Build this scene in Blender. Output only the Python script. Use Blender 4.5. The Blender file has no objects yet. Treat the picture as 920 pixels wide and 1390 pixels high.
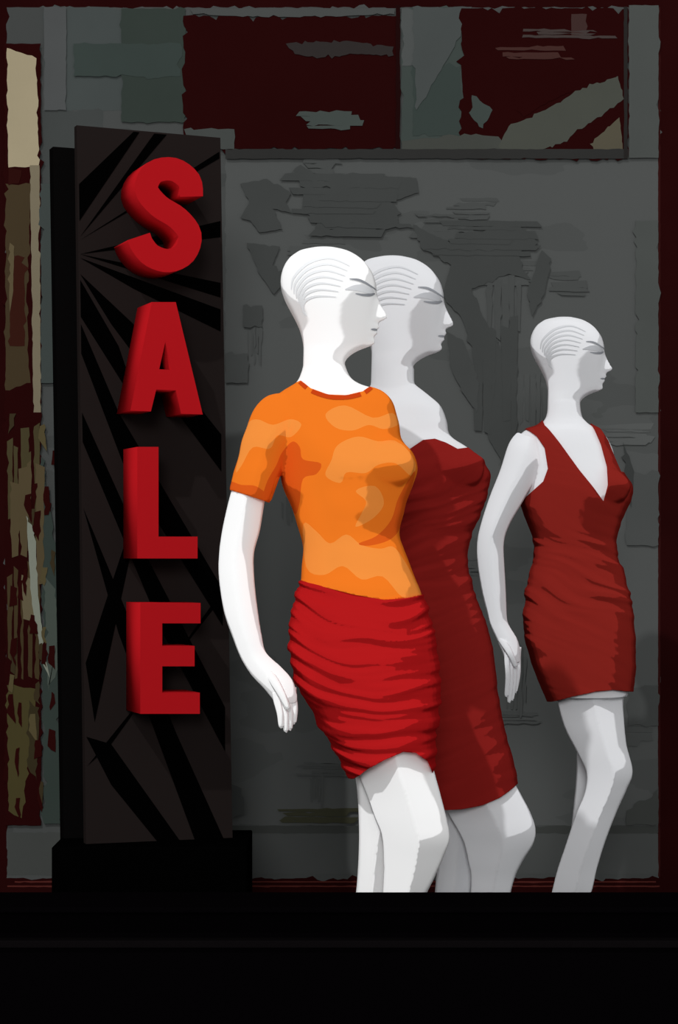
import bpy, bmesh, math, random
import numpy as np
from mathutils import Vector, noise as mnoise
from mathutils.bvhtree import BVHTree
random.seed(7)
scene=bpy.context.scene
try:
    scene.view_settings.view_transform='Standard'; scene.view_settings.look='None'
except Exception as e: print(e)
F=3000.0; HZ=755.0; CX=460.0; CAMZ=1.15
def W(px,py,d,off=0.0):
    s=d/F
    return Vector(((px-CX)*s, d+off, CAMZ-(py-HZ)*s))
# ---------------------------------------------------------------- materials
def lin(c):
    c=c/255.0
    return c/12.92 if c<=0.04045 else ((c+0.055)/1.055)**2.4
def rgb(c,g=1.0): return tuple(min(1.0,lin(v)*g) for v in c)+(1.0,)
WG=1.14   # wall exposure compensation
def diffuse_mat(name,c,g=WG,noise=0.0,scale=6.0,c2=None,thr=0.55,stretch=None):
    m=bpy.data.materials.new(name); m.use_nodes=True; nt=m.node_tree; nt.nodes.clear()
    o=nt.nodes.new('ShaderNodeOutputMaterial'); d=nt.nodes.new('ShaderNodeBsdfDiffuse')
    nt.links.new(d.outputs[0],o.inputs[0])
    tc=nt.nodes.new('ShaderNodeTexCoord'); n=nt.nodes.new('ShaderNodeTexNoise')
    n.inputs['Scale'].default_value=scale; n.inputs['Detail'].default_value=4
    if stretch:
        mp=nt.nodes.new('ShaderNodeMapping'); mp.inputs['Scale'].default_value=stretch
        nt.links.new(tc.outputs['Object'],mp.inputs[0]); nt.links.new(mp.outputs[0],n.inputs['Vector'])
    else: nt.links.new(tc.outputs['Object'],n.inputs['Vector'])
    r=nt.nodes.new('ShaderNodeValToRGB')
    a=rgb(c,g)
    if c2:
        r.color_ramp.interpolation='CONSTANT'
        r.color_ramp.elements[0].color=a; r.color_ramp.elements[1].position=thr; r.color_ramp.elements[1].color=rgb(c2,g)
    else:
        r.color_ramp.elements[0].color=tuple(v*(1-noise) for v in a[:3])+(1,)
        r.color_ramp.elements[1].color=tuple(min(1,v*(1+noise)) for v in a[:3])+(1,)
        r.color_ramp.elements[0].position=0.3; r.color_ramp.elements[1].position=0.7
    nt.links.new(n.outputs['Fac'],r.inputs[0]); nt.links.new(r.outputs[0],d.inputs[0])
    return m
def toon_mat(name,c,size=0.76,smooth=0.012,layers=None,g=1.0):
    m=bpy.data.materials.new(name); m.use_nodes=True; nt=m.node_tree; nt.nodes.clear()
    o=nt.nodes.new('ShaderNodeOutputMaterial'); d=nt.nodes.new('ShaderNodeBsdfToon')
    d.component='DIFFUSE'; d.inputs['Size'].default_value=size; d.inputs['Smooth'].default_value=smooth
    nt.links.new(d.outputs[0],o.inputs[0])
    rg=nt.nodes.new('ShaderNodeRGB'); rg.outputs[0].default_value=rgb(c,g)
    cur=rg.outputs[0]
    for att,cc in (layers or []):
        a=nt.nodes.new('ShaderNodeAttribute'); a.attribute_name=att
        gt=nt.nodes.new('ShaderNodeMath'); gt.operation='GREATER_THAN'; gt.inputs[1].default_value=0
        nt.links.new(a.outputs['Fac'],gt.inputs[0])
        mx=nt.nodes.new('ShaderNodeMix'); mx.data_type='RGBA'
        nt.links.new(gt.outputs[0],mx.inputs[0]); nt.links.new(cur,mx.inputs[6]); mx.inputs[7].default_value=rgb(cc,g)
        cur=mx.outputs[2]
    nt.links.new(cur,d.inputs[0])
    return m
# ---------------------------------------------------------------- mesh helpers
def new_obj(name,verts,faces,mat=None,parent=None,smooth=False):
    me=bpy.data.meshes.new(name); me.from_pydata([tuple(v) for v in verts],[],faces); me.update()
    ob=bpy.data.objects.new(name,me); scene.collection.objects.link(ob)
    if mat: me.materials.append(mat)
    if parent: ob.parent=parent
    if smooth:
        for p in me.polygons: p.use_smooth=True
    return ob
def empty(name):
    e=bpy.data.objects.new(name,None); e.empty_display_size=0.1; scene.collection.objects.link(e); return e
def catmull(rows,sub):
    R=[np.array(r,float) for r in rows]; out=[]
    n=len(R)
    for i in range(n-1):
        p0=R[max(i-1,0)];p1=R[i];p2=R[i+1];p3=R[min(i+2,n-1)]
        for k in range(sub):
            t=k/sub
            out.append(0.5*((2*p1)+(-p0+p2)*t+(2*p0-5*p1+4*p2-p3)*t*t+(-p0+3*p1-3*p2+p3)*t**3))
    out.append(R[-1]); return out
# rung: (xl,yl,xr,yr,yoff,hd [,nose,sigma])
def loft(rungs,d,sub=5,N=48,ridge=0.0,grow=0.0,wedge=0.0):
    rows=catmull([tuple(r)+(0,0.3)[len(r)-6:] if len(r)<8 else r for r in rungs],sub)
    V=[];Fc=[]
    for r in rows:
        xl,yl,xr,yr,yo,hd,nose,sg=r
        a=W(xl,yl,d,yo); b=W(xr,yr,d,yo); c=(a+b)/2; h=(b-a)/2
        if grow: 
            L=h.length; h=h*((L+grow)/max(L,1e-5)); hd=hd+grow
        s=d/F
        for i in range(N):
            t=2*math.pi*i/N; u=math.cos(t); v=math.sin(t); v0=v
            if wedge:
                tri=(1-abs(u))*(1 if v>0 else -1); v=v*(1-wedge)+tri*wedge*1.1
            uu=u+ridge*(1-u*u)*(1 if v<0 else -0.3)
            p=c+h*uu+Vector((0,hd*v,0))
            if nose and u>0: 
                p.x+=nose*s*math.exp(-(v0/max(sg,.05))**2)
            V.append(p)
    n=len(rows)
    for j in range(n-1):
        for i in range(N):
            i2=(i+1)%N
            Fc.append((j*N+i,j*N+i2,(j+1)*N+i2,(j+1)*N+i))
    Fc.append(tuple(range(N))[::-1]); Fc.append(tuple((n-1)*N+i for i in range(N)))
    return V,Fc
def R(y,xl,xr,hd,yo=0.0,nose=0,sg=.3): return (xl,y,xr,y,yo,hd,nose,sg)
def tube(pts,d,N=12,sub=4):   # pts: (px,py,yoff,radius_m)
    rows=catmull(pts,sub); C=[W(r[0],r[1],d,r[2]) for r in rows]; V=[];Fc=[]
    for j,c in enumerate(C):
        t=(C[min(j+1,len(C)-1)]-C[max(j-1,0)]).normalized()
        a=t.cross(Vector((0,1,0))); a.normalize(); b=t.cross(a)
        for i in range(N):
            th=2*math.pi*i/N; V.append(c+(a*math.cos(th)+b*math.sin(th))*rows[j][3])
    n=len(rows)
    for j in range(n-1):
        for i in range(N):
            i2=(i+1)%N; Fc.append((j*N+i,j*N+i2,(j+1)*N+i2,(j+1)*N+i))
    Fc.append(tuple(range(N))[::-1]); Fc.append(tuple((n-1)*N+i for i in range(N)))
    return V,Fc
def merge(parts):
    V=[];Fc=[]
    for v,f in parts:
        o=len(V); V+=v; Fc+=[tuple(i+o for i in q) for q in f]
    return V,Fc
def evaluated(ob):
    dg=bpy.context.evaluated_depsgraph_get(); dg.update()
    me=bpy.data.meshes.new_from_object(ob.evaluated_get(dg)); return me
def fixn(ob):
    bm=bmesh.new(); bm.from_mesh(ob.data); bmesh.ops.recalc_face_normals(bm,faces=bm.faces); bm.to_mesh(ob.data); bm.free()
def voxel_union(name,parts,vox,smooth_it,clip=None,clipd=5.0,wrinkle=None):
    V,Fc=merge(parts); ob=new_obj(name,V,Fc)
    fixn(ob)
    m=ob.modifiers.new('r','REMESH'); m.mode='VOXEL'; m.voxel_size=vox
    s=ob.modifiers.new('s','SMOOTH'); s.factor=0.5; s.iterations=smooth_it
    me=evaluated(ob); ob.modifiers.clear(); ob.data=me
    if wrinkle:
        me.update(); ns=[v.normal.copy() for v in me.vertices]
        for v,n in zip(me.vertices,ns): v.co+=n*wrinkle(v.co,n)
        me.update()
    if clip:
        P=[W(x,y,clipd) for x,y in clip]; n=len(P)
        V=[Vector((p.x,clipd-0.7,p.z)) for p in P]+[Vector((p.x,clipd+0.7,p.z)) for p in P]
        Fc=[tuple(range(n)),tuple(range(2*n-1,n-1,-1))]+[(i,(i+1)%n,(i+1)%n+n,i+n) for i in range(n)]
        cut=new_obj('cut',V,Fc); fixn(cut)
        b=ob.modifiers.new('b','BOOLEAN'); b.operation='INTERSECT'; b.solver='EXACT'; b.object=cut
        me=evaluated(ob); ob.modifiers.clear(); ob.data=me; bpy.data.objects.remove(cut)
    return ob
def add_parts(ob,parts):
    V,Fc=merge(parts); bm=bmesh.new(); bm.from_mesh(ob.data)
    vs=[bm.verts.new(v) for v in V]
    nf=[bm.faces.new([vs[i] for i in f]) for f in Fc]
    bmesh.ops.recalc_face_normals(bm,faces=nf); bm.to_mesh(ob.data); bm.free()
def finish(ob,mat,parent):
    ob.data.materials.clear(); ob.data.materials.append(mat); ob.parent=parent
    for p in ob.data.polygons: p.use_smooth=True
    return ob
def smooth_poly(P,sub=4):
    n=len(P); out=[]
    for i in range(n):
        p0,p1,p2,p3=[np.array(P[(i+k-1)%n],float) for k in range(4)]
        for k in range(sub):
            t=k/sub
            out.append(tuple(0.5*((2*p1)+(-p0+p2)*t+(2*p0-5*p1+4*p2-p3)*t*t+(-p0+3*p1-3*p2+p3)*t**3)))
    return out
def sdf_attr(ob,name,polys,d):
    me=ob.data; n=len(me.vertices); co=np.empty(n*3); me.vertices.foreach_get('co',co); co=co.reshape(-1,3)
    s=d/F; px=co[:,0]/s+CX; py=HZ-(co[:,2]-CAMZ)/s
    best=np.full(n,-1e3)
    for P in polys:
        A=np.array(smooth_poly(P),float); B_=np.roll(A,-1,axis=0)
        dist=np.full(n,1e9); ins=np.zeros(n,bool)
        for (ax,ay),(bx,by) in zip(A,B_):
            ex,ey=bx-ax,by-ay; L=ex*ex+ey*ey+1e-9
            t=np.clip(((px-ax)*ex+(py-ay)*ey)/L,0,1)
            dist=np.minimum(dist,np.hypot(px-ax-t*ex,py-ay-t*ey))
            c=((ay>py)!=(by>py))
            xi=ax+(py-ay)*ex/(ey if abs(ey)>1e-9 else 1e-9)
            ins^=(c&(px<xi))
        best=np.maximum(best,np.where(ins,dist,-dist))
    a=me.attributes.new(name,'FLOAT','POINT'); a.data.foreach_set('value',best.astype(np.float32))
def strokes(name,target,lines,d,mat,parent,off=0.0012,both=True):
    """thin painted ribbons lying on the surface of target; lines: list of [(px,py,width_px),...]"""
    bm=bmesh.new(); bm.from_mesh(target.data); bv=BVHTree.FromBMesh(bm); bm.free()
    V=[];Fc=[]
    for side in ((1,-1) if both else (1,)):
        for ln in lines:
            pts=catmull(ln,6); prev=None
            for j,p in enumerate(pts):
                q=pts[min(j+1,len(pts)-1)]-pts[max(j-1,0)]; L=math.hypot(q[0],q[1]) or 1
                nx,ny=-q[1]/L,q[0]/L; row=[]
                for k in (-1,0,1):
                    w=W(p[0]+nx*k*p[2]/2,p[1]+ny*k*p[2]/2,d)
                    hit=bv.ray_cast(Vector((w.x,d-side*0.9,w.z)),Vector((0,side,0)))
                    if hit[0] is None: row=None;break
                    row.append(hit[0]+Vector((0,-side*off*.6,0))+hit[1]*(off*.6))
                if row is None: prev=None; continue
                i=len(V); V+=row
                if prev is not None and (V[i]-V[prev]).length<0.05: Fc+=[(prev,prev+1,i+1,i),(prev+1,prev+2,i+2,i+1)]
                prev=i
    return new_obj(name,V,Fc,mat,parent,True)
# ---------------------------------------------------------------- figure parts
def gs(keys,sig,y0=336,y1=508,lock=366):
    ys=np.arange(y0,y1+.5,.5); v=np.interp(ys,[k[0] for k in keys],[k[1] for k in keys])
    n=int(sig*2*3); ker=np.exp(-.5*(np.arange(-n,n+1)/(sig*2))**2); ker/=ker.sum()
    vp=np.concatenate([2*v[0]-v[n:0:-1],v,2*v[-1]-v[-2:-n-2:-1]]); sm=np.convolve(vp,ker,'valid')
    w=np.clip((ys-lock+14)/14,0,1); v=v*(1-w)+sm*w
    return lambda y: float(np.interp(y,ys,v))
gL=gs([(336,426),(340,408),(344,401),(349,394),(355,389),(361,385.3),(368,382.5),(375,381),(385,380.4),(395,381.6),(410,387),(430,398),(448,407),(470,412),(508,411)],5)
gH=gs([(336,.020),(340,.042),(344,.053),(349,.062),(355,.068),(361,.0725),(375,.078),(392,.078),(410,.0725),(430,.063),(450,.053),(470,.044),(490,.042),(508,.044)],5)
gR=gs([(336,454),(340,470),(344,479),(349,487),(355,494),(361,499),(368,504),(375,507.5),(388,511),(400,511),(430,506),(450,503),(464,501),(469,498),(474,489),(482,475),(492,467),(508,470)],2)
gN=gs([(336,0),(394,0),(400,1),(406,3.5),(414,9),(422,15),(429,20),(433,20.5),(437,10),(440,8),(443,12),(445.5,11.5),(448,6.5),(450.5,10),(453.5,10),(457,5.5),(461,7),(465,10),(469,8),(475,1),(482,0),(508,0)],.9)
gS=gs([(336,.2),(433,.17),(440,.26),(508,.27)],2)
HEAD=[(y,gL(y),gR(y),gH(y),gN(y),gS(y)) for y in [336,340,344,349,355,361,368,375,382,388,394]+list(range(400,480,2))+[480,485,490,496,502,508]]
def head_rows(fx,fy,ks):
    return [R(fy(y),fx(xl),fx(xr),hd*ks,0,(fx(xr+no)-fx(xr)),sg) for y,xl,xr,hd,no,sg in HEAD]
def hand_parts(L,Rr,tip,d,yo,r=0.0078):
    parts=[]
    lens=(0.86,1.0,0.95,0.78)
    for i in range(4):
        f=(i+0.5)/4
        bx=L[0]+(Rr[0]-L[0])*f; by=L[1]+(Rr[1]-L[1])*f
        tx=tip[0]+(f-0.5)*(abs(Rr[0]-L[0])*0.75); ty=tip[1]
        k=lens[i]; ex=bx+(tx-bx)*k; ey=by+(ty-by)*k
        y0=yo+(f-0.5)*0.03
        mx=bx+(ex-bx)*0.5+1.5; my=by+(ey-by)*0.5
        parts.append(tube([(bx-(ex-bx)*.3,by-(ey-by)*.3,y0,r*1.05),(bx,by,y0-.002,r*1.05),(mx,my,y0-.004,r),(ex,ey,y0,r*.8),(ex+.5,ey+1.5,y0,r*.35)],d))
    s=5.0/d
    wx,wy=L[0]+(Rr[0]-L[0])*.35,(L[1]+Rr[1])/2
    parts.append(tube([(wx-16*s,wy-32*s,yo-.008,r*1.2),(wx-8*s,wy-20*s,yo-.024,r*1.3),(wx+1*s,wy-4*s,yo-.030,r*1.1),(wx+8*s,wy+12*s,yo-.027,r*.85),(wx+9*s,wy+14*s,yo-.027,r*.35)],d))
    return parts
def foot(ax,fy,d,yo,s):
    q=lambda dx,h,hd:(ax+dx*s,fy-h*s,ax+dx*s,fy-1,yo,hd)
    return loft([q(-22,10,.012),(ax-18*s,fy-32*s,ax-18*s,fy-1,yo,.026),(ax,fy-50*s,ax,fy-1,yo,.030),q(25,38,.032),q(60,24,.038),q(90,18,.040),q(112,12,.028),q(120,7,.01)],d)

whites=toon_mat('mannequin_white',(255,255,255))
greyA=toon_mat('mannequin_pale_grey',(224,225,228))
greyB=toon_mat('mannequin_light_grey',(230,231,234))
mark=diffuse_mat('painted_feature_grey',(146,149,155),1.05)
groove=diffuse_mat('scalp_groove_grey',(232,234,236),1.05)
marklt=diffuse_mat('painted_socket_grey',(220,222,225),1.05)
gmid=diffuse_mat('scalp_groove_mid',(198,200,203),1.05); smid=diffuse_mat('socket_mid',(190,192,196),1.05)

# ============ mannequin 1 (orange t-shirt, red skirt)
D1=5.0
m1=empty('mannequin')
I=lambda v:v
def shrink(rows,k): 
    o=[]
    for r in rows:
        r=list(r); c=((r[0]+r[2])/2,(r[1]+r[3])/2)
        r[0]=c[0]+(r[0]-c[0])*k; r[2]=c[0]+(r[2]-c[0])*k; r[5]*=k; o.append(tuple(r))
    return o
torso1=[R(512,412,470,.045),R(521,400,490,.060),R(530,384,517,.075),R(545,366,532,.088),R(568,360,540,.10),R(595,368,543,.112),R(615,374,560,.122),R(635,379,567,.125),
 R(655,384,562,.120),R(690,396,549,.106),R(720,406,543,.096),R(750,412,549,.096),R(785,409,563,.106)]
hips1=[R(785,410,563,.106),R(805,402,573,.112),R(840,395,584,.125),R(880,393,592,.134),R(920,400,597,.138),R(960,420,596,.138),(444,1003,592,992,0,.136),(466,1040,590,1022,0,.132),(484,1068,590,1052,0,.13)]
sleeve=[(384,534,408,596,-.03,.05),(364,538,398,612,-.035,.056),(346,556,390,628,-.04,.058),(333,590,384,640,-.045,.056),(322,630,375,660,-.05,.054),(312,667,367,684,-.05,.052)]
arm1=[(372,545,400,590,-.03,.040),(352,565,388,610,-.04,.044),(330,625,370,645,-.05,.044),(316,665,361,678,-.05,.044),(304,715,354,720,-.05,.041),(299,752,346,752,-.055,.037),(299,785,347,790,-.06,.036),(306,830,352,832,-.065,.033),(318,865,357,862,-.07,.027),(329,892,363,884,-.075,.020),
 (343,914,383,903,-.08,.021),(360,932,398,920,-.085,.022),(372,947,404,939,-.085,.019),(377,955,404,950,-.085,.012)]
legA1=[(445,930,560,930,-.01,.08),(478,1015,580,1000,-.02,.082),(487,1052,587,1038,-.025,.083),(498,1080,597,1076,-.03,.077),(508,1108,606,1112,-.04,.07),(517,1132,609,1136,-.045,.066),(520,1160,600,1162,-.04,.06),(520,1190,588,1190,-.035,.056),(517,1225,574,1222,-.03,.055),(508,1280,560,1280,-.02,.052),(505,1340,540,1340,-.01,.038),(503,1395,530,1395,0,.027),(500,1425,532,1425,0,.025)]
legB1=[(445,930,530,930,.03,.075),(474,1020,545,1020,.04,.075),(484,1070,545,1070,.05,.075),(487,1120,542,1120,.055,.06),(487,1160,532,1160,.055,.056),(484,1211,526,1211,.06,.055),(478,1260,522,1260,.06,.052),(478,1330,506,1330,.065,.036),(478,1395,500,1395,.07,.026),(476,1425,502,1425,.07,.024)]
far1=[(500,545,532,560,.06,.04),(490,600,528,605,.09,.04),(470,700,510,705,.11,.035),(465,760,505,765,.115,.033),(480,830,515,830,.11,.028),(500,880,530,880,.10,.02),(505,920,535,920,.10,.02),(512,945,535,945,.10,.012)]
body1=voxel_union('mannequin_body',[loft(head_rows(I,I,1.0),D1,sub=3,N=72),loft(shrink(torso1,.93),D1),loft(shrink(hips1,.90)[:-2],D1),loft([R(495,412,468,.042),R(515,405,478,.052),R(530,392,505,.066),R(548,380,515,.075)],D1),
  loft(arm1,D1,ridge=-.1,wedge=.3),loft(legA1,D1,ridge=.06,wedge=.6),loft(legB1,D1,wedge=.4),loft(far1,D1),foot(516,1445,D1,0,1.0),foot(489,1445,D1,.07,1.0)],.0036,3)
add_parts(body1,hand_parts((374,948),(402,940),(392,986),D1,-.085))
add_parts(body1,hand_parts((507,935),(535,935),(525,985),D1,.10))
finish(body1,whites,m1)
shirt_clip=[(280,655),(313,666),(366,683),(378,668),(386,720),(385,783),(440,796),(480,806),(520,813),(550,811),(600,803),(600,700),(600,560),(560,500),(504,524),(492,534),(470,540),(445,539),(422,530),(403,513),(395,480),(280,480)]
def nz(x,y,z=0): return mnoise.noise(Vector((x,y,z)))
def wr_shirt(co,n):
    x,z=co.x*600,co.z*600
    return 0.005*nz(x*.016,z*.030,2)
breast1=[R(600,505,530,.01,-.075),R(608,490,548,.03,-.078),R(630,480,562,.045,-.082),R(652,488,556,.034,-.078),R(664,505,535,.012,-.07)]
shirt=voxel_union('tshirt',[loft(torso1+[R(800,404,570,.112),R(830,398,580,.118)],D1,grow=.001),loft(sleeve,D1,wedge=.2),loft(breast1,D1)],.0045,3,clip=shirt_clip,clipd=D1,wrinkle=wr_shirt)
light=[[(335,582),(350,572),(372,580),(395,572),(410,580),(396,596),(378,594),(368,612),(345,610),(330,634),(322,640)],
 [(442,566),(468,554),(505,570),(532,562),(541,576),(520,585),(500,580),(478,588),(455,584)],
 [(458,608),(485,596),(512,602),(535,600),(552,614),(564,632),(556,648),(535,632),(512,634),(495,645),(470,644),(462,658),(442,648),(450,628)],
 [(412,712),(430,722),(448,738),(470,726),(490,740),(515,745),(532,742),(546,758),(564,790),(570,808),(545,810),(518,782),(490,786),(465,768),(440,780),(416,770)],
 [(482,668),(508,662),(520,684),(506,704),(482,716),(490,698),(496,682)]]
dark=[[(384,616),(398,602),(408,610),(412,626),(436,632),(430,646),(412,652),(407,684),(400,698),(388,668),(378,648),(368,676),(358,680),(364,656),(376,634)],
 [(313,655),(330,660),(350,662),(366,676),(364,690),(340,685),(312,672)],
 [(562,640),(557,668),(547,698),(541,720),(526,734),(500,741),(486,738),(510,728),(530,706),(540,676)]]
sdf_attr(shirt,'tone_light',light,D1); sdf_attr(shirt,'tone_dark',dark,D1)  # highlights and shadows of the folds, painted into the jersey colour
finish(shirt,toon_mat('orange_jersey_painted_folds',(241,122,34),layers=[('tone_light',(243,144,62)),('tone_dark',(218,90,26))],size=.76),m1)
strokes('collar_band',shirt,[[(403,516,5),(420,532,6),(445,542,6),(470,543,6),(492,537,6),(505,527,5)]],D1,toon_mat('collar_rust',(200,66,20)),m1)
def fold(x,y,slope,fx,fy,seed,amp,wide=.35):
    """irregular draped folds: stretched, warped noise"""
    wx=x+20*nz(x*.01,y*.01,seed+9); wy=y+slope*(x)+14*nz(x*.012,y*.02,seed+5)
    v=nz(wx*fx,wy*fy,seed)+.5*nz(wx*fx*1.7,wy*fy*2.1,seed+3)
    return amp*max(-1,min(1,v*2.2))
def wr_skirt(co,n):
    s=D1/F; x=co.x/s+CX; y=HZ-(co.z-CAMZ)/s
    bow=.0022*(x-500)**2
    return fold(x,y+bow,-.12,.010,.075,4,.0036)
skirt_clip=[(360,776),(410,785),(440,796),(480,806),(520,813),(550,811),(620,800),(620,1060),(587,1049),(578,1028),(562,1016),(545,1014),(520,1024),(500,1036),(480,1053),(360,1090)]
skirt=voxel_union('skirt',[loft([R(770,411,556,.10)]+hips1,D1,grow=.002)],.0042,2,clip=skirt_clip,clipd=D1,wrinkle=wr_skirt)
finish(skirt,toon_mat('red_ruched_jersey',(170,24,26),size=.68),m1)
def scalp(fx,fy,k):
    L=[]
    for i in range(7):
        a=(474-i*3,366+i*7)
        L.append([(fx(a[0]),fy(a[1]),1*k),(fx(448-i*3),fy(356+i*8.5),2.6*k),(fx(420-i*1),fy(362+i*8.5),3.8*k),(fx(400+i*2.0),fy(380+i*7.5),3.0*k),(fx(396+i*3.5),fy(396+i*6),1*k)])
    return L
def face(fx,fy,k):
    g=lambda *p:[(fx(a),fy(b),w*k) for a,b,w in p]
    return [g((474,384,1),(488,385,3),(504,392,2),(511,395,1)),
            g((482,403,1),(492,404,3),(502,403,3.5),(508,400,1.5)),
            g((503,448,1),(508,448,3),(514,448,1))]
def sock(fx,fy,k):
    g=lambda *p:[(fx(a),fy(b),w*k) for a,b,w in p]
    return [g((468,398,1),(484,395,8),(500,397,9),(507,398,3))]
strokes('scalp_grooves',body1,scalp(I,I,1),D1,groove,m1,off=.0009)
strokes('eye_sockets',body1,sock(I,I,1),D1,marklt,m1,off=.0009)
strokes('face_features',body1,face(I,I,1),D1,mark,m1,off=.0016)

# ============ mannequin 2 (strapless dress)
D2=5.45
m2=empty('mannequin.001')
fx2=lambda x:473+(x-380)*.985; fy2=lambda y:347+(y-335)*.972
torso2=[R(524,502,566,.045),R(538,488,584,.06),R(552,474,599,.078),R(572,466,607,.088),R(592,466,612,.098),R(612,472,640,.11),R(640,480,663,.12),R(662,486,660,.115),R(700,493,646,.10),R(745,500,633,.092),R(790,497,637,.097),
 R(830,490,651,.11),R(870,488,664,.12),R(910,490,669,.125),R(960,500,676,.13),R(1010,520,687,.132),R(1050,538,698,.13),R(1098,556,704,.13)]
legA2=[(560,960,660,960,-.01,.08),(588,1050,690,1045,-.02,.082),(598,1085,705,1075,-.03,.08),(608,1105,718,1100,-.035,.074),(618,1122,725,1122,-.04,.07),(628,1142,722,1142,-.04,.064),(634,1168,708,1166,-.035,.06),(638,1190,697,1190,-.03,.056),(636,1225,688,1225,-.03,.054),(632,1275,675,1275,-.02,.045),(628,1330,655,1330,0,.03),(626,1370,654,1370,0,.025)]
legB2=[(560,960,640,960,.03,.07),(588,1070,648,1070,.04,.07),(594,1130,650,1130,.05,.062),(596,1170,645,1170,.055,.057),(592,1211,642,1211,.06,.055),(590,1260,632,1260,.06,.048),(590,1330,616,1330,.065,.03),(590,1370,615,1370,.07,.025)]
arm2=[(478,560,510,590,-.02,.04),(462,600,500,615,-.03,.042),(450,680,492,685,-.03,.04),(446,750,486,750,-.02,.036),(450,810,488,810,-.01,.03),(462,860,492,860,0,.02),(468,890,500,888,0,.02),(474,915,502,912,0,.014)]
far2=[(560,570,600,575,.07,.036),(550,620,590,620,.10,.038),(540,720,578,720,.11,.034),(545,780,580,780,.115,.032),(560,850,590,850,.115,.022),(568,890,596,890,.115,.019),(570,910,596,910,.115,.014)]
body2=voxel_union('mannequin_body',[loft(head_rows(fx2,fy2,1.05),D2,sub=3,N=72),loft(shrink(torso2,.93)[:-2],D2),loft([R(500,504,562,.044),R(530,502,564,.05),R(545,492,580,.066),R(560,480,598,.078)],D2),
  loft(torso2[:6]+shrink(torso2[6:9],.93),D2,grow=-.001),loft(arm2,D2),loft(far2,D2),loft(legA2,D2,ridge=.04,wedge=.6),loft(legB2,D2,wedge=.4),foot(640,1388,D2,0,.92),foot(602,1388,D2,.07,.92)],.0040,3)
add_parts(body2,hand_parts((474,910),(502,908),(492,952),D2,0)); add_parts(body2,hand_parts((570,905),(596,905),(585,950),D2,.115))
finish(body2,greyA,m2)
dress2_clip=[(400,640),(500,625),(540,622),(556,611),(572,600),(588,598),(602,603),(618,612),(636,609),(700,600),(730,1058),(699,1063),(675,1076),(650,1085),(622,1090),(598,1092),(540,1088),(400,1080)]
breast2=[R(600,590,618,.01,-.075),R(610,575,636,.03,-.078),R(632,566,655,.046,-.084),R(656,575,650,.034,-.078),R(670,595,625,.012,-.07)]
def wr2(co,n):
    s=D2/F; x=co.x/s+CX; y=HZ-(co.z-CAMZ)/s
    amp=1.0*math.exp(-((y-700)/80)**2)+.3
    return fold(x,y,.35,.010,.055,11,.0038*amp)
dress2=voxel_union('strapless_dress',[loft(torso2,D2,grow=.006),loft(breast2,D2)],.0042,2,clip=dress2_clip,clipd=D2,wrinkle=wr2)
finish(dress2,toon_mat('maroon_satin',(130,30,27),size=.74),m2)
strokes('scalp_grooves',body2,scalp(fx2,fy2,.97),D2,gmid,m2,off=.0009)
strokes('eye_sockets',body2,sock(fx2,fy2,.97),D2,smid,m2,off=.0009)
strokes('face_features',body2,face(fx2,fy2,.97),D2,mark,m2,off=.0016)

# ============ mannequin 3 (V neck dress)
D3=6.46
m3=empty('mannequin.002')
fx3=lambda x:719+(x-380)*.77; fy3=lambda y:430+(y-335)*.745
torso3=[R(566,742,790,.045),R(576,732,800,.06),R(584,712,814,.08),R(600,697,825,.095),R(620,696,834,.105),R(642,702,844,.115),R(660,705,855,.12),R(680,708,853,.116),R(710,718,839,.104),R(745,728,834,.095),R(790,719,848,.105),
 R(830,713,856,.118),R(870,716,859,.128),R(910,728,859,.132),R(945,742,855,.134),R(965,750,851,.134)]
legA3=[(742,880,840,880,-.01,.08),(752,938,843,935,-.02,.082),(764,985,845,975,-.03,.08),(781,1020,848,1010,-.04,.072),(793,1048,856,1045,-.045,.064),(791,1075,848,1070,-.04,.06),(779,1105,835,1100,-.035,.056),(766,1145,820,1140,-.03,.054),(755,1180,809,1178,-.02,.05),(747,1215,800,1215,-.01,.046),(742,1240,778,1240,0,.033),(740,1262,766,1262,0,.027),(740,1276,766,1276,0,.026)]
legB3=[(765,880,850,880,.03,.08),(780,945,849,940,.04,.08),(785,1000,846,995,.06,.07),(786,1050,838,1050,.075,.058),(782,1100,826,1100,.08,.054),(777,1150,820,1150,.08,.05),(774,1211,805,1211,.08,.036),(775,1262,797,1262,.08,.026),(775,1276,797,1276,.08,.025)]
arm3=[(700,588,735,602,-.04,.042),(688,604,736,630,-.06,.048),(676,640,722,655,-.07,.046),(662,675,706,683,-.075,.044),(650,712,688,714,-.08,.040),(645,738,681,738,-.08,.036),(646,768,682,770,-.08,.035),(652,805,684,806,-.08,.031),(659,833,685,834,-.08,.023),(663,848,688,847,-.08,.019),(672,868,700,868,-.08,.021),(680,887,703,887,-.08,.020),(683,900,702,898,-.08,.013)]
far3=[(800,585,826,592,.05,.036),(800,610,837,615,.07,.04),(798,645,836,650,.09,.038),(785,700,820,700,.10,.034),(780,735,812,735,.105,.032),(790,790,818,790,.10,.026),(797,830,820,830,.10,.018),(800,855,825,855,.10,.019),(803,870,824,870,.10,.013)]
body3=voxel_union('mannequin_body',[loft(head_rows(fx3,fy3,.98),D3,sub=3,N=72),loft(torso3[:9]+shrink(torso3[9:-1],.95),D3,grow=-.002),loft([R(545,744,787,.044),R(566,741,790,.052),R(580,730,802,.066),R(594,718,812,.078)],D3),
  loft(arm3,D3,wedge=.3,ridge=-.1),loft(far3,D3),loft(legA3,D3,ridge=.04,wedge=.6),loft(legB3,D3,wedge=.4),foot(752,1289,D3,0,.77),foot(785,1289,D3,.08,.77)],.0042,3)
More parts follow.
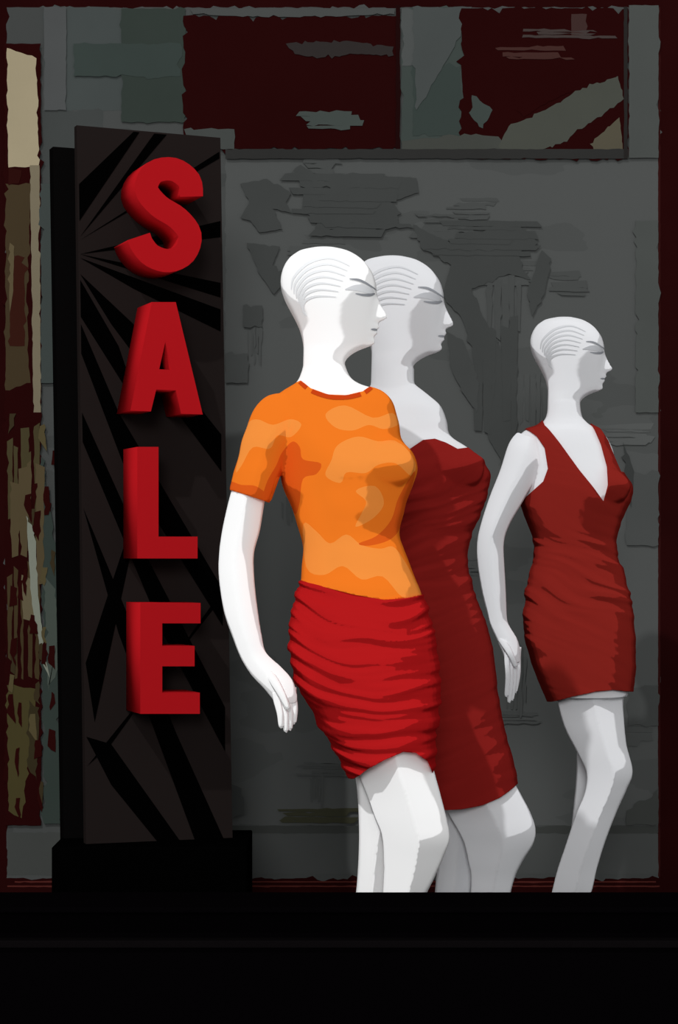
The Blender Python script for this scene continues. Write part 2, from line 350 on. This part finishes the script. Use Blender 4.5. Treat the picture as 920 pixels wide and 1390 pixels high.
add_parts(body3,hand_parts((682,893),(703,890),(690,948),D3,-.08,.0075)); add_parts(body3,hand_parts((803,868),(824,868),(812,905),D3,.10))
finish(body3,greyB,m3)
dress3_clip=[(640,700),(700,688),(715,672),(733,655),(739,638),(735,610),(725,594),(713,583),(720,560),(734,560),(737,579),(755,604),(780,640),(800,665),(813,682),(819,660),(819,635),(812,605),(801,577),(808,560),(813,582),(824,600),(832,622),(840,641),(900,645),(900,937),(858,938),(825,933),(800,935),(770,942),(746,951),(640,980)]
breast3=[R(636,800,826,.01,-.08),R(644,786,838,.03,-.085),R(660,782,850,.042,-.09),R(678,788,844,.03,-.08),R(688,805,825,.012,-.075)]
def wr3(co,n):
    s=D3/F; x=co.x/s+CX; y=HZ-(co.z-CAMZ)/s
    amp=1.0*math.exp(-((y-790)/50)**2)+.3
    return fold(x,y,-.4,.014,.062,21,.0034*amp)
dress3=voxel_union('v_neck_dress',[loft(torso3,D3,grow=.007),loft(breast3,D3)],.0042,2,clip=dress3_clip,clipd=D3,wrinkle=wr3)
finish(dress3,toon_mat('maroon_knit',(128,34,28),size=.70),m3)
strokes('scalp_grooves',body3,scalp(fx3,fy3,.76),D3,gmid,m3,off=.0009)
strokes('eye_sockets',body3,sock(fx3,fy3,.76),D3,smid,m3,off=.0009)
strokes('face_features',body3,face(fx3,fy3,.76),D3,mark,m3,off=.0016)

# ============ SALE sign
sign=empty('sale_sign')
YAW=math.radians(20); TRd=6.42+0.42*math.sin(YAW)
C00=W(104,170,6.42);C10=W(299,187,TRd);C01=W(117,1158,6.42);C11=W(316,1160,TRd)
nrm=Vector((math.sin(YAW),-math.cos(YAW),0))
def B(px,py,out=0.0):
    v=(py-170)/(1158-170.0); v2=(py-187)/(1160-187.0)
    xl=104+13*v; xr=299+17*v2; u=(px-xl)/(xr-xl); vv=v*(1-u)+v2*u
    return (C00*(1-u)+C10*u)*(1-vv)+(C01*(1-u)+C11*u)*vv+nrm*out
def board(name,corners,t,mat):
    V=[c for c in corners]+[c-nrm*t for c in corners]
    ob=new_obj(name,V,[(0,1,2,3),(7,6,5,4),(0,4,5,1),(1,5,6,2),(2,6,7,3),(3,7,4,0)],mat,sign); fixn(ob); return ob
blk=diffuse_mat('sign_black',(2,2,2),1.0); brn=diffuse_mat('sign_brown_black',(30,25,24),1.15)
side=diffuse_mat('sign_edge',(9,8,8),1.0)
board('front_board',[B(104,170),B(299,187),B(316,1160),B(117,1158)],.03,brn)
rb=[W(72,199,6.55),W(270,214,6.62),W(290,1155,6.62),W(87,1155,6.55)]
board('rear_board',rb,.05,side)
shards=[[(106,322),(225,178),(208,177)],[(106,326),(299,206),(299,215)],[(106,345),(299,300),(299,322)],[(106,345),(299,384),(299,404)],
 [(107,350),(299,420),(299,450),(180,392)],[(107,372),(180,440),(300,590),(300,640),(150,440)],[(108,440),(160,560),(302,800),(302,850),(170,640),(108,480)],
 [(110,560),(200,760),(305,960),(305,1020),(220,860),(112,600)],[(113,690),(150,780),(240,1000),(312,1158),(270,1158),(160,860)],[(115,1000),(150,1010),(255,1158),(225,1158),(150,1065)],
 [(116,900),(200,640),(128,980)],[(118,1040),(230,900),(302,800),(304,808),(200,940),(150,1010)],[(106,300),(106,250),(180,177),(188,177)],[(107,380),(160,470),(190,560),(109,430)]]
V=[];Fc=[]
for P in shards:
    P=[(min(max(x,106+13*(y-170)/988),297+17*(y-187)/973),y) for x,y in P]
    i=len(V); V+=[B(x,max(y,172+ (x-104)*.09),.0015) for x,y in P]; Fc.append(tuple(range(i,len(V))))
ob=new_obj('black_starburst',V,Fc,blk,sign)
bm=bmesh.new(); bm.from_mesh(ob.data); bmesh.ops.triangulate(bm,faces=bm.faces); bm.to_mesh(ob.data); bm.free()
EX=0.16; SH=EX*math.sin(YAW)*F/6.4
redF=diffuse_mat('letter_red_face',(168,21,27),1.08); redS=diffuse_mat('letter_red_shaded_side',(112,20,20),1.0)  # letter sides: shade painted in as a darker red
def letter(name,loops):
    cu=bpy.data.curves.new(name,'CURVE'); cu.dimensions='2D'; cu.fill_mode='BOTH'
    for L in loops:
        sp=cu.splines.new('POLY'); sp.points.add(len(L)-1)
        for p,(x,y) in zip(sp.points,L): p.co=(x,-y,0,1)
        sp.use_cyclic_u=True
    cu.extrude=0.5
    ob=bpy.data.objects.new(name,cu); scene.collection.objects.link(ob)
    me=evaluated(ob); bpy.data.objects.remove(ob)
    bm=bmesh.new(); bm.from_mesh(me); bmesh.ops.remove_doubles(bm,verts=bm.verts,dist=.01)
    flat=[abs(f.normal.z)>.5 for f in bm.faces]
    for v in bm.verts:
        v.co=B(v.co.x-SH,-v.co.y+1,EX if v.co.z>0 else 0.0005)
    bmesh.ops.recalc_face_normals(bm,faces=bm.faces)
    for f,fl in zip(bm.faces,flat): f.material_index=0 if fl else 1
    bm.to_mesh(me); bm.free()
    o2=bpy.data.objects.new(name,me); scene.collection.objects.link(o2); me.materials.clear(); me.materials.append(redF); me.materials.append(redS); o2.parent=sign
    return o2
Sc=catmull([(264,277),(261,256),(240,241),(214,245),(204,267),(220,289),(246,306),(262,328),(255,352),(234,362),(212,356),(199,342),(194,330)],4)
Lf=[];Rt=[]
for j,p in enumerate(Sc):
    q=Sc[min(j+1,len(Sc)-1)]-Sc[max(j-1,0)]; L=np.hypot(*q); n=np.array([-q[1],q[0]])/L
    Lf.append(tuple(p+n*15.5)); Rt.append(tuple(p-n*15.5))
letter('letter_S',[Lf+Rt[::-1]])
letter('letter_A',[[(211,417),(243,417),(279,566),(250,565),(243,534),(217,533),(210,562),(183,561)],[(229,470),(221,506),(238,507)]])
letter('letter_L',[[(192,609),(220,609),(220,728),(272,728),(272,757),(192,757)]])
letter('letter_E',[[(196,816),(276,816),(276,843),(225,843),(225,873),(268,873),(268,900),(225,900),(225,935),(275,935),(275,963),(196,963)]])
bx0=W(70,1150,6.35); bx1=W(335,1150,6.35); zt=bx0.z
def box(name,x0,x1,y0,y1,z0,z1,mat,parent=None,bev=0.0):
    V=[(x0,y0,z0),(x1,y0,z0),(x1,y1,z0),(x0,y1,z0),(x0,y0,z1),(x1,y0,z1),(x1,y1,z1),(x0,y1,z1)]
    ob=new_obj(name,V,[(3,2,1,0),(4,5,6,7),(0,1,5,4),(1,2,6,5),(2,3,7,6),(3,0,4,7)],mat,parent)
    if bev: b=ob.modifiers.new('b','BEVEL'); b.width=bev; b.segments=2
    return ob
box('sign_base',bx0.x,bx1.x,6.35,6.75,0.0,zt,blk,sign,.004)

# ============ room: back wall, floor, sill
DW=7.3
wallmat=diffuse_mat('wall_maroon_black',(33,8,8),WG,noise=.15,scale=3)
wall=box('wall_back',-4.5,4.5,DW,DW+.15,0,4.2,wallmat)
box('floor',-4.5,4.5,4.0,DW,-.1,0,diffuse_mat('floor_black',(12,11,11),1,noise=.2))
def jag(P,a,step=7):
    out=[]; n=len(P)
    for i in range(n):
        p=np.array(P[i],float); q=np.array(P[(i+1)%n],float); L=np.hypot(*(q-p)); k=max(1,int(L/step))
        nn=np.array([-(q-p)[1],(q-p)[0]])/max(L,1e-6)
        calm=0
        for j in range(k):
            t=(j+random.uniform(-.3,.3)*(j>0))/k
            if calm>0: calm-=1; off=random.uniform(-.25,.25)*a
            else:
                off=random.uniform(-a,a)*(1 if random.random()<.8 else 2.0)
                if random.random()<.3: calm=random.randint(2,6)
            if j==0: off=0
            out.append(tuple(p+(q-p)*t+nn*off))
    return out
PATCH=[]
def patch(P,c,layer,a=2.5,step=7,c2=None,thr=.56,scale=5,stretch=None):
    P=jag(P,a,step) if a>0 else P
    PATCH.append((layer,len(PATCH),P,c,c2,thr,scale,stretch))
def rect(x0,y0,x1,y1): return [(x0,y0),(x1,y0),(x1,y1),(x0,y1)]
def spiky(x0,y0,x1,y1,c,layer,n=10,vert=False):
    for i in range(n):
        if vert:
            x=x0+(x1-x0)*i/n; w=(x1-x0)/n*random.uniform(.5,1.3); a=y0+random.uniform(0,(y1-y0)*.3); b=y1-random.uniform(0,(y1-y0)*.3)
            patch([(x,a),(x+w,a+random.uniform(-6,6)),(x+w*.8,b),(x+w*.2,b+random.uniform(-6,6))],c,layer+.01*i,1.2,9)
        else:
            y=y0+(y1-y0)*i/n; w=(y1-y0)/n*random.uniform(.5,1.3); a=x0+random.uniform(0,(x1-x0)*.3); b=x1-random.uniform(0,(x1-x0)*.3)
            patch([(a,y),(b,y+random.uniform(-3,3)),(b+random.uniform(-8,8),y+w),(a+random.uniform(-8,8),y+w*.8)],c,layer+.01*i,1.2,9)
G=(67,69,68); GD=(54,56,55); MA=(34,8,8)
patch(rect(9,10,894,1192),G,1,2.5,c2=(62,64,63),scale=1.2,stretch=(1,1,3))
patch(rect(306,214,893,1120),(75,77,76),2,1.2,c2=(71,73,72),scale=1.5,stretch=(1,1,2.5))
patch(rect(318,1132,893,1186),(69,71,70),3,1)
patch(rect(308,1121,893,1131),(57,59,57),3,1)
patch(rect(10,1130,110,1188),(62,64,62),3,1)
# top row
patch(rect(60,10,168,150),(64,69,68),3,2); patch(rect(56,150,140,420),(61,64,63),3,2)
patch(rect(60,10,90,150),(72,74,74),4,1.5)
patch(rect(165,12,252,166),(48,55,51),4,2); patch(rect(100,60,245,104),(52,60,57),5,3)
patch(rect(249,22,541,203),MA,5,4)
patch([(258,12),(535,12),(535,20),(400,24),(300,22),(262,20)],G,6,1.2)
patch([(388,60),(470,56),(534,64),(534,76),(480,74),(430,80),(400,74)],(44,40,39),7,2,5)
patch(rect(250,176,318,203),(63,66,64),7,3)
spiky(400,152,500,178,(62,68,65),7,4)
patch(rect(537,8,543,205),(28,10,10),8,.8)
patch(rect(545,10,640,195),(58,65,62),4,3); patch(rect(545,12,575,90),(72,75,74),5,2); patch(rect(560,90,625,185),(52,60,57),5,3)
patch([(560,10),(640,10),(625,50),(590,110),(565,150)],(66,70,69),6,2.5)
patch(rect(626,12,852,216),MA,6,4)
patch(rect(775,20,796,52),(56,40,38),8,3); patch(rect(853,8,893,215),(68,71,69),8,1.5)
spiky(700,40,840,52,(60,52,50),9,3); spiky(650,66,800,84,(60,38,35),9,3)
patch([(690,172),(740,150),(790,120),(838,104),(846,135),(810,160),(760,196),(700,213),(676,200)],(66,68,62),9,3,5)
patch([(640,130),(668,150),(655,175),(640,160)],(58,65,62),9,2.5,5)
patch([(545,192),(630,182),(676,186),(700,213),(545,206)],(62,64,60),8,1.5)
patch([(700,150),(750,128),(778,122),(740,142),(710,160)],MA,10,1.5,5)
patch([(800,196),(840,160),(846,214),(812,214)],(76,72,60),10,2,5)
patch(rect(306,203,852,216),(44,44,43),11,.6)
patch(rect(846,10,851,216),(36,34,33),11,.5)
# centre blotches
B1=(61,63,62)
patch([(326,250),(362,243),(395,262),(388,275),(398,290),(370,284),(384,312),(352,316),(340,300),(326,296),(338,276)],B1,5,2.2,5)
patch([(398,232),(408,224),(425,235),(440,258),(480,255),(520,238),(565,242),(568,262),(530,275),(545,290),(520,300),(500,322),(455,312),(424,318),(432,298),(408,290),(412,262)],B1,5,2.2,5)
patch([(335,330),(380,335),(370,360),(395,375),(372,400),(352,372)],B1,5,2.2,5); patch(rect(330,415,356,444),B1,5,2.5,5)
patch([(560,305),(610,330),(640,318),(700,300),(730,330),(700,345),(720,380),(690,372),(672,380),(640,392),(655,430),(690,490),(700,560),(690,640),(665,600),(655,520),(640,470),(625,430),(600,400),(612,360),(570,335)],B1,5,2.4,5)
patch([(606,450),(628,462),(650,520),(646,560),(625,530),(612,500)],(64,66,65),6,2,5)
patch([(735,340),(748,352),(738,400),(722,430),(715,400)],B1,6,2,5)
spiky(400,215,470,250,(67,69,68),4,5); spiky(560,290,640,330,(67,69,68),4,5); spiky(660,360,710,470,(68,70,69),4,5,True)
for i in range(18):
    x=random.uniform(320,800); y=random.uniform(230,1060); sc=random.choice([(71,73,72),(68,70,69),(80,82,81),(70,72,71)])
    if random.random()<.5: spiky(x,y,x+random.uniform(50,110),y+random.uniform(16,40),sc,3.5,5)
    else: spiky(x,y,x+random.uniform(16,40),y+random.uniform(50,110),sc,3.5,5,True)
spiky(384,236,560,322,B1,5.2,9); spiky(575,300,735,350,B1,5.2,6); spiky(640,380,705,600,B1,5.2,5,True)
patch(rect(306,480,336,520),(66,68,67),5,3)
patch(rect(850,640,893,740),(69,71,70),5,2.5); patch(rect(862,300,893,560),(70,73,71),5,2.5)
patch([(845,600),(860,640),(856,690),(848,660)],GD,6,2)
patch([(308,1060),(328,1070),(332,1105),(314,1115)],B1,6,2.5)
spiky(360,1098,490,1118,(54,54,42),6,4)
patch(rect(852,930,893,985),(66,68,67),5,3); patch([(850,1100),(893,1070),(893,1118),(850,1120)],(60,62,60),5,3)
# left grunge column
patch(rect(7,60,56,1120),MA,12,2.5)
patch([(10,66),(50,80),(53,225),(12,228)],(150,139,114),13,2)
patch([(41,225),(54,225),(56,560),(46,560)],(110,102,84),13,1.2)
patch([(8,250),(42,250),(40,330),(36,410),(42,520),(8,530)],(60,50,35),13,2.5); patch(rect(14,350,34,470),(50,24,18),14,3)
patch([(12,228),(30,232),(26,250),(12,252)],(40,14,12),15,2)
patch([(14,330),(20,335),(18,400),(13,430)],(84,74,54),15,1.5)
spiky(10,570,56,740,(64,58,39),13,5,True); spiky(14,620,60,800,(76,66,47),14,4,True)
spiky(10,760,56,930,(60,50,33),13,5,True); patch([(36,700),(48,720),(52,800),(60,880),(68,920),(58,900),(44,820)],(118,122,110),15,1)
patch([(30,780),(50,790),(48,850),(32,840)],(92,84,64),14,3)
patch([(10,930),(50,935),(44,1000),(30,1110),(12,1100)],(64,58,35),13,3); patch([(40,950),(54,960),(50,1060),(38,1040)],(48,42,28),14,3)
patch([(56,620),(80,760),(84,1118),(60,1118)],(48,56,52),13,3); patch([(60,780),(76,800),(80,900),(66,940)],(66,73,67),14,2.5)
patch(rect(56,250,76,520),(58,64,62),13,2.5)
for i in range(34):
    y=random.uniform(560,1110); x=random.uniform(12,72)
    patch([(x,y),(x+random.uniform(3,9),y+random.uniform(-4,4)),(x+random.uniform(2,10),y+random.uniform(15,40)),(x-2,y+random.uniform(12,30))],random.choice([(38,10,9),(76,68,46),(52,44,30),(38,10,9)]),16,1.5,6)
for q in [rect(20,1196,890,1198),rect(10,1202,895,1204)]: patch(q,(74,34,30),2,.5)
patch(rect(893,10,896,1190),(46,18,17),2,.5)
matc={}
for k,(layer,_,P,c,c2,thr,scale,st) in enumerate(sorted(PATCH,key=lambda t:(t[0],t[1]))):
    key=(c,c2)
    if key not in matc: matc[key]=diffuse_mat('wall_paint_%d_%d_%d'%c,c,WG,noise=.04,c2=c2,thr=thr,scale=scale,stretch=st)
    V=[W(x,y,DW) for x,y in P]; V=[Vector((v.x,DW-.0003-.00005*k,v.z)) for v in V]
    ob=new_obj('wall_paint_patch',V,[tuple(range(len(V)))],matc[key],wall)
    bm=bmesh.new(); bm.from_mesh(ob.data); bmesh.ops.triangulate(bm,faces=bm.faces,ngon_method='EAR_CLIP')
    bal=sum(f.calc_area()*(1 if f.normal.y>0 else -1) for f in bm.faces)
    bad=[f for f in bm.faces if f.normal.y*bal<0 or f.calc_area()<1e-9]
    if bad: bmesh.ops.delete(bm,geom=bad,context='FACES_ONLY')
    for f in bm.faces:
        if f.normal.y>0: f.normal_flip()
    bm.to_mesh(ob.data); bm.free()
# window sill in front
sm=diffuse_mat('sill_black',(4,3,4),1.0); sm2=diffuse_mat('sill_black_lip',(11,9,10),1.0)
sill=box('window_sill',-4.5,4.5,4.44,4.6,0.0,.44,sm,None,0)
zt=W(0,1211,4.6).z
box('sill_top',-4.5,4.5,4.40,4.6,.44,zt,sm,sill,.002)
z1=W(0,1277,4.40).z; z2=W(0,1287,4.40).z
box('sill_moulding',-4.5,4.5,4.40,4.44,z2,z1,sm2,sill,.002)
box('sill_plinth',-4.5,4.5,4.41,4.44,0.0,z2,sm,sill,0)

# ============ lights
w=bpy.data.worlds.new('World'); scene.world=w; w.use_nodes=True
w.node_tree.nodes['Background'].inputs[0].default_value=(1,1,1,1); w.node_tree.nodes['Background'].inputs[1].default_value=.50
def sun(name,energy,angle,az,el,loc):
    sd=bpy.data.lights.new(name,'SUN'); sd.energy=energy; sd.angle=math.radians(angle)
    so=bpy.data.objects.new(name,sd); scene.collection.objects.link(so)
    az=math.radians(az); el=math.radians(el)
    src=Vector((math.sin(az)*math.cos(el),-math.cos(az)*math.cos(el),math.sin(el)))
    so.rotation_euler=src.to_track_quat('Z','Y').to_euler(); so.location=loc
sun('shop_key_light',1.25,1,-26,47,(-2,2,5))
sun('front_fill_light',.95,14,-2,14,(0,-1,3))  # added soft fill from the front to lighten the legs, no visible source
# ============ camera
cd=bpy.data.cameras.new('camera'); cam=bpy.data.objects.new('camera',cd); scene.collection.objects.link(cam)
cam.location=(0,0,CAMZ); cam.rotation_euler=(math.radians(90),0,0)
cd.sensor_fit='VERTICAL'; cd.sensor_height=24; cd.lens=F/1390*24; cd.shift_y=60/1390
scene.camera=cam
